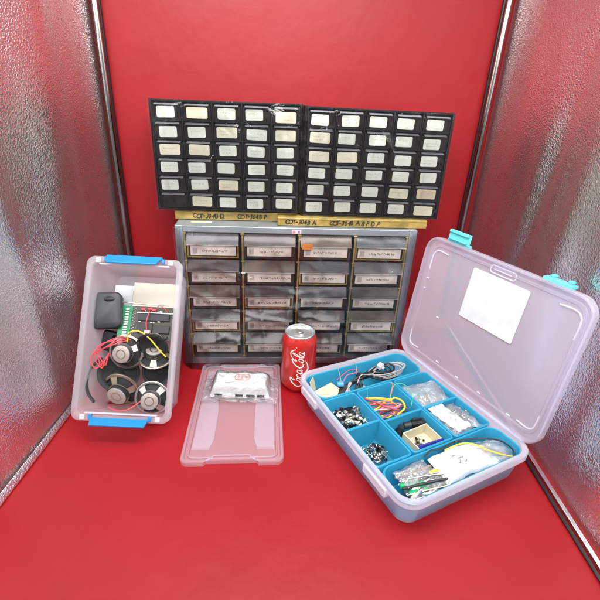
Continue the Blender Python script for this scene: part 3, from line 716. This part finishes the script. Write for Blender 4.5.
# --- near tray contents
bag(BM_(.060,.053,.041,8,0,6), .062,.030,.018, 21, M_bag, 'clear bag of white granules at the left end of the near tray', amp=.004)
m = MB(); rnd = random.Random(3)
for i in range(60): m.sphere((rnd.gauss(0,.011),rnd.gauss(0,.005),rnd.uniform(0,.008)), rnd.uniform(.0012,.0022), 6)
tag(placed(m.build('white_granules', M_white), .060,.053,.036), 'white granules inside the clear bag of the near tray', 'granules', kind='stuff')
bag(BM_(.096,.037,.031,0,0,0), .128,.034,.018, 24, M_silverbag, 'crumpled silver anti-static bag under the screwdriver in the near tray', name='silver_bag', amp=.007)
bag(BM_(.185,.036,.042,-8,0,6), .090,.048,.018, 27, M_bag, 'loose clear bag at the right end of the near tray', amp=.006)
def pillow(M, w, l, h, seed, mt, label, name, bend=.008):
    m = MB(); nu, nv = 40, 30
    for s in (1,-1):
        vs = []
        for i in range(nu+1):
            for j in range(nv+1):
                u = i/nu; v = j/nv; e = (max(0,1-abs(2*u-1)**6)*max(0,1-abs(2*v-1)**6))**.7
                z = s*h*.5*e + .0016*noise.noise(Vector((u*4,v*4,seed))) + .0011*noise.noise(Vector((u*11+v*3,v*9,seed))) - bend*(2*u-1)**2 + .0022*max(0,1-abs(noise.noise(Vector((u*6+v*2,v*5-u*3,seed+5))))*6)*e
                vs.append(((u-.5)*w+.004*noise.noise(Vector((v*4,seed,2))),(v-.5)*l+.005*noise.noise(Vector((u*4,seed,6))),z))
        m.add(vs, [(i*(nv+1)+j,(i+1)*(nv+1)+j,(i+1)*(nv+1)+j+1,i*(nv+1)+j+1) if s>0 else (i*(nv+1)+j,i*(nv+1)+j+1,(i+1)*(nv+1)+j+1,(i+1)*(nv+1)+j) for i in range(nu) for j in range(nv)])
    return m, M, name, mt, label
m, M_, nm, mt, lb = pillow(BM_(.146,.038,.0450,-3,4,4), .108,.047,.020, 2, M_white, '', 'white_bag')
for k, (a, b, w2) in enumerate([(-.026,.004,.007),(-.018,.000,.008),(-.024,-.006,.006),(-.015,-.007,.006)]):
    m.ribbon([(p.x,p.y) for p in cr([(a-w2/2+random.uniform(-.001,.001),b+random.uniform(-.002,.002),0),(a-w2/4,b+random.uniform(-.003,.003),0),(a,b+random.uniform(-.002,.002),0),(a+w2/4,b+random.uniform(-.003,.003),0),(a+w2/2,b+random.uniform(-.002,.002),0)],5)], .0012, fn=lambda x, y: (x, y, .0122-.008*(2*x/.108)**2), m=1)
o = m.build('white_bag', [mt, M_ink], ang=180); o.matrix_world = M_; tag(o, 'white paper bag with grey printed marks in the near tray', 'bag')
def driver(p0, p1, rad, hl, label):
    P0 = MO @ Vector(p0); P1 = MO @ Vector(p1); d = (P1-P0); L = d.length; q = d.to_track_quat('Z','Y').to_matrix().to_4x4()
    t = empty('screwdriver', M=Matrix.Translation(P0) @ q); tag(t, label, 'screwdriver')
    m = MB(); n = 24; loops = []
    for (r, z) in [(.5,0),(.85,.001),(1,.004),(1,.010),(.8,.014),(.95,.020),(1,hl*.8),(.75,hl*.9),(.6,hl)]:
        loops.append([(rad*r*(1+.07*math.cos(6*2*math.pi*i/n))*math.cos(2*math.pi*i/n), rad*r*(1+.07*math.cos(6*2*math.pi*i/n))*math.sin(2*math.pi*i/n), z) for i in range(n)])
    m.loft(loops); m.build('handle', M_sgreen, t)
    m = MB(); m.lathe([(rad*.3,hl),(rad*.3,L-.004),(rad*.42,L-.002),(rad*.15,L)],12); m.build('shaft', M_steel, t)
driver((.026,.044,.040),(.110,.022,.036), .0042, .042, 'green handled screwdriver lying at the left end of the near tray')
wire('metal_rod', [(.034,.052,.036),(.060,.047,.040),(.092,.040,.042)], .0015, M_steel, 'thin steel rod beside the green screwdriver', 'rod', n=8)
wire('metal_rod', [(.030,.032,.034),(.060,.026,.036),(.100,.018,.036)], .0018, M_brass, 'pale brass rod in front of the green screwdriver', 'rod', n=8)
bag(BM_(.120,.028,.034,0,6,0), .140,.022,.012, 33, M_bag, 'thin clear bag along the front edge of the near tray', amp=.005)
wire('metal_rod', [(.030,.060,.038),(.058,.054,.045),(.086,.050,.047)], .0016, mat('brown_stick', (.30,.17,.09), rough=.5), 'thin brown stick beside the yellow capped one in the near tray', 'rod', n=8)
wire('metal_rod', [(.038,.022,.034),(.070,.016,.038),(.112,.014,.040)], .0013, M_steel, 'thin steel rod nearest the front wall of the near tray', 'rod', n=8)
driver((.034,.034,.034),(.118,.014,.034), .0036, .034, 'second green handled screwdriver, half hidden in front of the first')
wire('metal_rod', [(.026,.038,.042),(.060,.032,.043),(.104,.024,.042)], .0022, M_charcoal, 'dark tool shaft lying across the green screwdrivers', 'rod', n=8)
wire('metal_rod', [(.032,.048,.046),(.066,.040,.046),(.108,.030,.043)], .0014, M_steel, 'steel rod on top of the heap in the near tray, left of the white bag', 'rod', n=8)
wire('yellow_pen', [(.078,.045,.042),(.096,.042,.042)], .0026, M_ywire, 'yellow capped stick poking out under the white bag', 'stick', n=8)
wire('black_lead', [(.088,.066,.048),(.100,.068,.054),(.118,.064,.055),(.142,.064,.058),(.170,.056,.060),(.196,.045,.060),(.214,.034,.056),(.222,.020,.048),(.214,.013,.044),(.200,.014,.042)], .0013, M_bwire, 'black wire looping over the back of the white bag in the near tray', 'wire')
wire('yellow_lead', [(.120,.060,.054),(.150,.057,.058),(.166,.046,.059),(.180,.032,.055),(.198,.020,.050),(.212,.014,.046)], .0012, M_ywire, 'yellow wire lying across the white bag in the near tray', 'wire')

# ------------------------------------------------------------------ flat lid on the floor
MLd = Matrix.Translation((-.1723,.4764,.0008)) @ Matrix.Rotation(R(4.866),4,'Z')
lid2 = empty('loose_cover', M=MLd); tag(lid2, 'frosted clear storage lid lying flat on the red floor', 'lid')
w_, l_ = .1597,.2688
def outline(d, z):
    r = .012-d*.3; base = rr(d,d,w_-d,l_-d,r,z,5); out = []
    # add the latch notches at both short ends
    out = [(.036+d,d,z),(.039+d,d+.0045,z),(.118-d,d+.0045,z),(.121-d,d,z)]
    q = [p for p in base]
    # start of rr is bottom-right corner
    br = q[0:6]; tr = q[6:12]; tl = q[12:18]; bl = q[18:24]
    top_ = [(.123-d,l_-d,z),(.120-d,l_-d-.0045,z),(.036+d,l_-d-.0045,z),(.033+d,l_-d,z)]
    return out + br + tr + top_ + tl + bl
m = MB(); m.loft([outline(0,0), outline(0,.0065), outline(.001,.0078), outline(.0045,.0078), outline(.0060,.0050), outline(.0095,.0048), outline(.0100,.0070), outline(.0120,.0070), outline(.0125,.0040)], False, True)
m.build('panel', M_frostlid, lid2)
for (pts) in ([(.0145,.030),(.042,.030),(.0475,.050),(.0475,.120),(.0440,.150),(.0350,.236),(.0300,.242),(.0145,.242)], [(.1455,.030),(.1455,.242),(.126,.242),(.122,.236),(.1130,.150),(.1120,.120),(.1120,.050),(.117,.030)]):
    m = MB(); c = Vector((sum(p[0] for p in pts)/8, sum(p[1] for p in pts)/8))
    ins = lambda s, z: [(c.x+(p[0]-c.x)*s, c.y+(p[1]-c.y)*s, z) for p in pts]
    m.loft([ins(1.0,.0042), ins(.985,.0068), ins(.95,.0072)], False, True); m.build('raised_panel', M_frostlid, lid2)

# packet lying on it
MP = MLd @ Matrix.Translation((.084,.178,.0085)) @ Matrix.Rotation(R(-3.5),4,'Z')
pk = empty('foam_packet', M=MP); tag(pk, 'white foam wrapped packet in a clear bag, lying on the frosted lid', 'packet')
m = MB(); nu, nv = 40, 24; w2, l2, h2 = .108,.052,.024
vs = []
def top_z(u, v):
    e = min(1, (.5-abs(u-.5))*14)*min(1, (.5-abs(v-.5))*9); return .006 + (h2-.006)*math.sqrt(max(0,e)) + .0022*noise.noise(Vector((u*5,v*3,4)))*e
for i in range(nu+1):
    for j in range(nv+1):
        u = i/nu; v = j/nv; vs.append(((u-.5)*w2,(v-.5)*l2, top_z(u,v)))
fs = [(i*(nv+1)+j,(i+1)*(nv+1)+j,(i+1)*(nv+1)+j+1,i*(nv+1)+j+1) for i in range(nu) for j in range(nv)]
m.add(vs, fs); m.box(-w2/2+.0005,-l2/2+.0005,.0008,w2/2-.0005,l2/2-.0005,.0058)
m.build('foam', M_foam, pk)
for (a, b) in ((-.046,-.032),(-.008,.006),(.012,.028),(.032,.046)):
    m = MB(); m.box(a,-l2/2-.0020,.0040,b,-l2/2+.0004,.0098); m.build('chip', M_chip, pk, bevel=.0005)
m = MB(); m.tube([(p[0]+.002,p[1]+.006, top_z((p[0]+.002)/w2+.5,(p[1]+.006)/l2+.5)+.0014) for p in rr(-.014,-.0085,.014,.0085,.006,0)], .0007, 6, closed=True)
for yy in (.0105,.006,.0015):
    for xx in (-.008,-.001,.006): m.tube([(xx+.000,yy, top_z(xx/w2+.5,yy/l2+.5)+.0014),(xx+.005,yy,top_z((xx+.005)/w2+.5,yy/l2+.5)+.0014)], .0005, 5)
m.build('stamp', M_redink, pk)
m = MB(); nu, nv = 60, 44
for s in (1,):
    vs = []
    for i in range(nu+1):
        for j in range(nv+1):
            u = i/nu; v = j/nv; x = (u-.5)*.140 + .003*noise.noise(Vector((v*6,1,2))); y = (v-.5)*.080+.003*noise.noise(Vector((u*6,5,2)))
            uu = x/w2+.5; vv = y/l2+.5
            z = (top_z(min(1,max(0,uu)),min(1,max(0,vv))) if 0 <= uu <= 1 and 0 <= vv <= 1 else .004) 
            out_ = max(0, abs(x)-w2/2)+max(0, abs(y)-l2/2)
            z = z + .0032 + .0022*noise.noise(Vector((u*9,v*7,1))) + .003*max(0,1-abs(noise.noise(Vector((u*12+v*6,v*9-u*4,8))))*5) - out_*.25
            vs.append((x,y,max(.0006,z)))
    m.add(vs, [(i*(nv+1)+j,(i+1)*(nv+1)+j,(i+1)*(nv+1)+j+1,i*(nv+1)+j+1) for i in range(nu) for j in range(nv)])
m.build('clear_cover', M_packbag, pk, ang=180)

# ------------------------------------------------------------------ leaning bin
MBn = Matrix.Translation((-.2801,.5306,.0344)) @ Matrix.Rotation(R(1.172),4,'Z') @ Matrix.Rotation(-R(32.02),4,'X') @ Matrix.Rotation(R(.764),4,'Y')
bn = empty('storage_bin', M=MBn); tag(bn, 'frosted clear bin with blue handles, tipped back with its open side forward', 'storage bin')
BW, BL_, BD = .1597,.2688,.098
# loft in bin frame: rr in x,z plane, depth along +y
def RZ(d, y, r, n=6): return [(p[0], y, p[1]) for p in rr(-BW/2+d, d, BW/2-d, BL_-d, r, 0, n)]
m = MB(); m.loft([RZ(.016,BD,.010), RZ(.0135,BD-.004,.012), RZ(.0075,.010,.013), RZ(.0010,.0095,.014), RZ(0,.0085,.014), RZ(0,.0012,.014), RZ(.0012,0,.014), RZ(.0085,0,.011), RZ(.0095,.001,.010), RZ(.0150,BD-.006,.010), RZ(.0180,BD-.0018,.008)])
m.build('shell', M_frost, bn)
for zz in (.0065,BL_-.0065):
    for xx in (-.060,.060): m = MB(); m.box(xx-.004,-.0022,zz-.004,xx+.004,-.0004,zz+.004); m.build('catch', M_frostrim, bn, bevel=.0005)
for zc, s in ((.0125,1),(BL_-.0125,-1)):
    m = MB(); m.box(-.058,-.0014,zc-.0012,.058,.0045,zc+.0012); m.build('rim_bar', M_frostrim, bn, bevel=.0005)
def handle(zc, s):
    m = MB()   # trapezoid plate folded outward with a lip
    a, b = .0465, .0400
    P0 = [(-a,-.001,zc+s*.006),(a,-.001,zc+s*.006),(b,-.0165,zc-s*.0085),(-b,-.0165,zc-s*.0085)] if s > 0 else [(-a,-.001,zc-.004),(a,-.001,zc-.004),(b+.003,-.013,zc-.014),(-b-.003,-.013,zc-.014)]
    off = Vector((0,-.002,.0022 if s > 0 else .0026))
    m.loft([P0, [tuple(Vector(p)+off) for p in P0]])
    m.box(-a,-.004,zc+(s*.0045)-.002,a,.0035,zc+(s*.0045)+.002)
    for xx in (-a-.001,a+.001): m.box(xx-.0025,-.0035,zc+s*.001-.004,xx+.0025,.0028,zc+s*.001+.004)
    m.build('handle', M_bluehandle, bn, bevel=.0009)
handle(BL_-.0055, 1); handle(.0080, -1)
def BP(x, y, z): return MBn @ Vector((x,y,z))
def inbin(o, x, y, z, rot=(0,0,0)):
    from mathutils import Euler
    o.matrix_world = MBn @ Matrix.Translation((x,y,z)) @ Euler(rot).to_matrix().to_4x4(); return o
# cards (x, depth, z)
def card(x0,x1,z0,z1,y,tilt,label,mt):
    m = MB(); m.box(x0,0,0,x1,.002,z1-z0); o = m.build('cream_card', mt, bevel=.0004); o.matrix_world = MBn @ Matrix.Translation((0,y,z0)) @ Matrix.Rotation(R(tilt),4,'X'); return tag(o, label, 'card')
card(-.026,.056,.168,.238,.074,-3,'large cream card leaning at the back of the bin above the circuit board',M_cardcream)
card(-.062,-.028,.150,.232,.078,-3,'small white card behind the black adapter in the bin',M_white)
card(-.020,.058,.176,.196,.058,-14,'folded cream card edge just above the green circuit board',M_cardcream)
wire('metal_rod', [(-.034,.052,.1985),(.010,.053,.1965),(.055,.055,.1965)], .0011, M_steel, 'thin steel rod across the cream card in the bin', 'rod', M=MBn)
m = MB()   # adapter body, rounded
def SQ(cx_, cz, a, b, r, y): return [(cx_+p[0], y, cz+p[1]) for p in rr(-a,-b,a,b,r,0,6)]
m.loft([SQ(0,0,.018,.024,.010,.034), SQ(0,0,.0245,.031,.011,.030), SQ(0,0,.0255,.032,.011,.006), SQ(0,0,.0235,.030,.011,.001), SQ(0,0,.017,.024,.010,-.0015)])
o = inbin(m.build('shell', M_charcoal), 0,0,0)
t = empty('power_adapter', M=MBn @ Matrix.Translation((-.053,.030,.181)) @ Matrix.Rotation(R(-6),4,'Y') @ Matrix.Rotation(R(12),4,'Z')); tag(t, 'charcoal rounded power adapter at the upper left of the bin', 'power adapter')
o.parent = t; o.matrix_parent_inverse = Matrix.Identity(4); o.matrix_basis = Matrix.Identity(4)
m = MB(); m.lathe([(.009,-.002),(.009,.0014),(.007,.002)],20,M=Matrix.Translation((.006,-.001,.019)) @ Matrix.Scale(.5,4,(0,0,1)) @ Matrix.Rotation(R(90),4,'X')); m.build('plug_seat', M_blk, t)
m = MB(); m.box(-.0262,.013,-.026,-.0252,.0145,.026); m.box(-.026,.0125,-.0325,.026,.014,-.0315); m.build('seam', M_blk, t)
t = empty('power_adapter', M=MBn @ Matrix.Translation((-.052,.060,.128)) @ Matrix.Rotation(R(15),4,'Y')); tag(t, 'black adapter lying lower in the bin under the charcoal one', 'power adapter')
m = MB(); m.loft([SQ(0,0,.015,.015,.006,.022), SQ(0,0,.018,.018,.007,.018), SQ(0,0,.018,.018,.007,.002), SQ(0,0,.015,.015,.006,-.001)]); m.build('shell', M_blk, t)
m = MB(); m.tube([(.004,-.001,.010),(.012,-.008,.004),(.016,-.012,-.006)], .004, 10); m.build('cable_boot', M_blk, t)
# circuit board
t = empty('circuit_board', M=MBn @ Matrix.Translation((-.036,.044,.133)) @ Matrix.Rotation(R(-9),4,'X')); tag(t, 'green and dark circuit board with chips and a red wire in the bin', 'circuit board')
m = MB(); m.box(0,0,0,.021,.0016,.060); m.build('board', M_pcb, t)
m = MB(); m.box(.0215,.0004,0,.094,.0018,.060); m.build('board', M_pcbd, t)
m = MB()
for k in range(11): m.box(.009,-.002,.006+k*.0046,.016,-.0002,.0085+k*.0046)
m.build('terminal', M_steel, t)
m = MB()
for k in range(22): m.box(.0225+.0030*(k%2),-.0012,.003+k*.0025,.0245+.0030*(k%2),-.0002,.0042+k*.0025)
m.build('pins', M_wwire, t)
rnd = random.Random(12)
for (a,b,c,d) in ((.034,.034,.088,.046),(.034,.012,.060,.028),(.064,.012,.090,.026),(.040,.002,.056,.009),(.066,.003,.088,.008)):
    m = MB(); m.box(a,-.0045,b,c,-.0002,d); m.build('chip', M_chip, t, bevel=.0005)
m = MB()
for k in range(14):
    a = rnd.uniform(.030,.090); b = rnd.choice([.030,.049,.010])+rnd.uniform(-.002,.002); m.box(a,-.003,b,a+rnd.uniform(.001,.004),-.0001,b+.0016)
m.box(.030,-.0032,.0475,.093,-.0001,.0492)
m.build('solder_row', M_steel, t)
for (a,b) in ((.037,.052),(.049,.053),(.056,.051)):
    m = MB(); m.box(a,-.006,b,a+.007,-.0003,b+.004); m.build('red_component', M_rwire, t, bevel=.0006)
m = MB(); m.box(.049,-.009,.010,.059,-.0003,.016); m.build('transformer', mat('pale_pink_part',(.62,.40,.36),rough=.5), t, bevel=.001)
m = MB(); m.tube(cr([(.052,-.004,.052),(.053,-.010,.044),(.051,-.010,.030),(.053,-.008,.016)],6),.0009,6); m.tube(cr([(.062,-.003,.052),(.068,-.009,.059),(.076,-.009,.058),(.084,-.003,.050)],6),.0006,6); m.build('jumper', M_rwire, t)
m = MB(); m.sphere((.062,-.006,.002), .0030, 10); m.build('led', mat('pale_blue_led',(.45,.55,.85),rough=.2), t)

# speakers
def speaker(M, rad, label, ringmat, front=False, group='small loudspeakers in the bin'):
    """axis = local -Y toward the viewer; back (magnet) side faces viewer unless front"""
    t = empty('small_speaker', M=M @ (Matrix.Rotation(R(180),4,'Z') if front else Matrix.Identity(4))); tag(t, label, 'speaker', group)
    RX = Matrix.Rotation(R(90),4,'X')   # lathe z -> -y
    m = MB()
    m.lathe([(rad*.86,-.001),(rad,-.0012),(rad*1.0,.0008),(rad*.97,.0016),(rad*.88,.0018),(rad*.86,-.001)],40,M=RX,cap0=False,cap1=False)
    # basket spokes and inner seat
    m.lathe([(rad*.50,.0085),(rad*.56,.0085),(rad*.56,.0100),(rad*.30,.0100)],32,M=RX,cap0=False,cap1=False)
    for k in range(4):
        a0 = R(45+90*k); hw = R(13)
        L0 = []; L1 = []
        for s in (-1,1):
            a = a0+hw*s
            L0.append((rad*.88*math.cos(a), rad*.88*math.sin(a))); L1.append((rad*.52*math.cos(a0+hw*1.25*s), rad*.52*math.sin(a0+hw*1.25*s)))
        m.add([(L0[0][0],L0[0][1],.0016),(L0[1][0],L0[1][1],.0016),(L1[1][0],L1[1][1],.0092),(L1[0][0],L1[0][1],.0092),(L0[0][0],L0[0][1],.0007),(L0[1][0],L0[1][1],.0007),(L1[1][0],L1[1][1],.0082),(L1[0][0],L1[0][1],.0082)], [(0,1,2,3),(7,6,5,4),(0,4,5,1),(1,5,6,2),(2,6,7,3),(3,7,4,0)], 0, RX)
    m.build('basket', ringmat, t)
    m = MB(); m.lathe([(rad*.86,.0004),(rad*.80,-.0006),(rad*.74,.0012),(rad*.28,.0075),(rad*.24,.0050),(rad*.001,.0030)],40,M=RX,cap0=False)
    m.build('cone', M_cone, t)
    m = MB(); m.lathe([(rad*.50,.0101),(rad*.52,.0110),(rad*.52,.0165),(rad*.50,.0172)],36,M=RX); m.build('magnet', M_chip, t)
    m = MB(); m.lathe([(rad*.49,.0172),(rad*.49,.0186),(rad*.46,.0192),(.0001,.0192)],36,M=RX); 
    m.lathe([(rad*.22,.0194),(rad*.24,.0195),(rad*.27,.0194)],24,m=1,M=RX,cap0=False,cap1=False)
    m.build('magnet_cap', [M_magcap, M_brass], t)
    return t
def SM(x, y, z, rx, rz, ry=0): return MBn @ Matrix.Translation((x,y,z)) @ Matrix.Rotation(R(rz),4,'Z') @ Matrix.Rotation(R(rx),4,'X') @ Matrix.Rotation(R(ry),4,'Y')
speaker(SM(-.014,.038,.111, 12,-6,20), .0305, 'silver speaker seen from behind, just below the circuit board', M_steel)
speaker(SM(.040,.028,.037, 12,4,0), .0290, 'silver speaker seen from behind in the bottom right corner of the bin', M_steel)
speaker(SM(-.016,.040,.047, 34,-10,30), .0330, 'tilted brass rimmed speaker at the bottom middle of the bin, magnet forward', M_brass)
speaker(SM(-.028,.050,.074, -26,24,0), .0350, 'large black cone of a speaker facing forward above the tilted brass one', M_cone, front=True)
speaker(SM(.037,.060,.083, -14,-6,0), .0300, 'black speaker cone facing forward behind the bottom right speaker', M_cone, front=True)
speaker(SM(.034,.046,.104, -48,4,40), .0285, 'pale brass speaker tipped on edge right of the silver one', M_brass)
speaker(SM(.034,.024,.1235, 42,0,0), .0265, 'black speaker cone facing up right below the circuit board', M_cone, front=True)
for i in range(4):
    wire('red_lead', [(-.012+.003*i,.036,.140-.002*i),(-.030,.026-.003*i,.134-.004*i),(-.050-.003*i,.020+.002*i,.120-.006*i+.007*(i%2)),(-.066+.005*i,.022,.100+.004*(i%3)),(-.060+.005*i,.026+.002*i,.082+.005*(i%2)),(-.050+.003*i,.030,.088+.006*i),(-.040,.034,.105)], .0010, M_rwire, 'red speaker lead looping down the left side of the bin', 'wire', 'red speaker leads in the bin', M=MBn)
wire('red_lead', [(-.028,.018,.020),(-.010,.012,.016),(.006,.014,.018),(.020,.018,.028),(.030,.020,.038)], .0010, M_rwire, 'red lead along the bottom between the two lower speakers', 'wire', M=MBn)
wire('yellow_lead', [(-.008,.022,.128),(-.004,.014,.143),(.012,.010,.147),(.030,.010,.138),(.048,.016,.118),(.058,.024,.106)], .0011, M_ywire, 'yellow wire arching from the silver speaker to the right bin wall', 'wire', M=MBn)
wire('black_cable', [(-.060,.050,.098),(-.071,.034,.080),(-.070,.024,.058),(-.062,.018,.040),(-.050,.014,.028)], .0026, M_bwire, 'thick black cable curving down the lower left of the bin', 'cable', M=MBn)

for o, nm in FM:      # prototypes never placed are removed
    if nm not in used: bpy.data.objects.remove(o)

# ------------------------------------------------------------------ light
w = bpy.data.worlds.new('World'); sc.world = w; w.use_nodes = True
bg = w.node_tree.nodes['Background']; bg.inputs[0].default_value = (.93,.96,1,1); bg.inputs[1].default_value = .32
def area(loc, tgt, sx, sy, e, col=(1,.99,.975)):
    l = bpy.data.lights.new('booth_and_fill_lamp','AREA'); l.shape = 'RECTANGLE'; l.size = sx; l.size_y = sy; l.energy = e; l.color = col
    o = bpy.data.objects.new('booth_and_fill_lamp', l); COL.objects.link(o); o.location = loc
    o.rotation_euler = (Vector(tgt)-Vector(loc)).to_track_quat('-Z','Y').to_euler(); return o
area((0,.40,.86),(0,.60,0),.62,.12,7.5)
area((.05,-.42,1.05),(0,.70,.25),.8,.40,21)  # added fill lamp outside the booth, brightens the surfaces facing the camera
area((0,.66,.86),(0,.45,0),.6,.08,2.5)
sc.view_settings.view_transform = 'Standard'; sc.view_settings.look = 'None'; sc.view_settings.exposure = -.38; sc.view_settings.gamma = 1
sc.cycles.transparent_max_bounces = 40; sc.cycles.max_bounces = 10
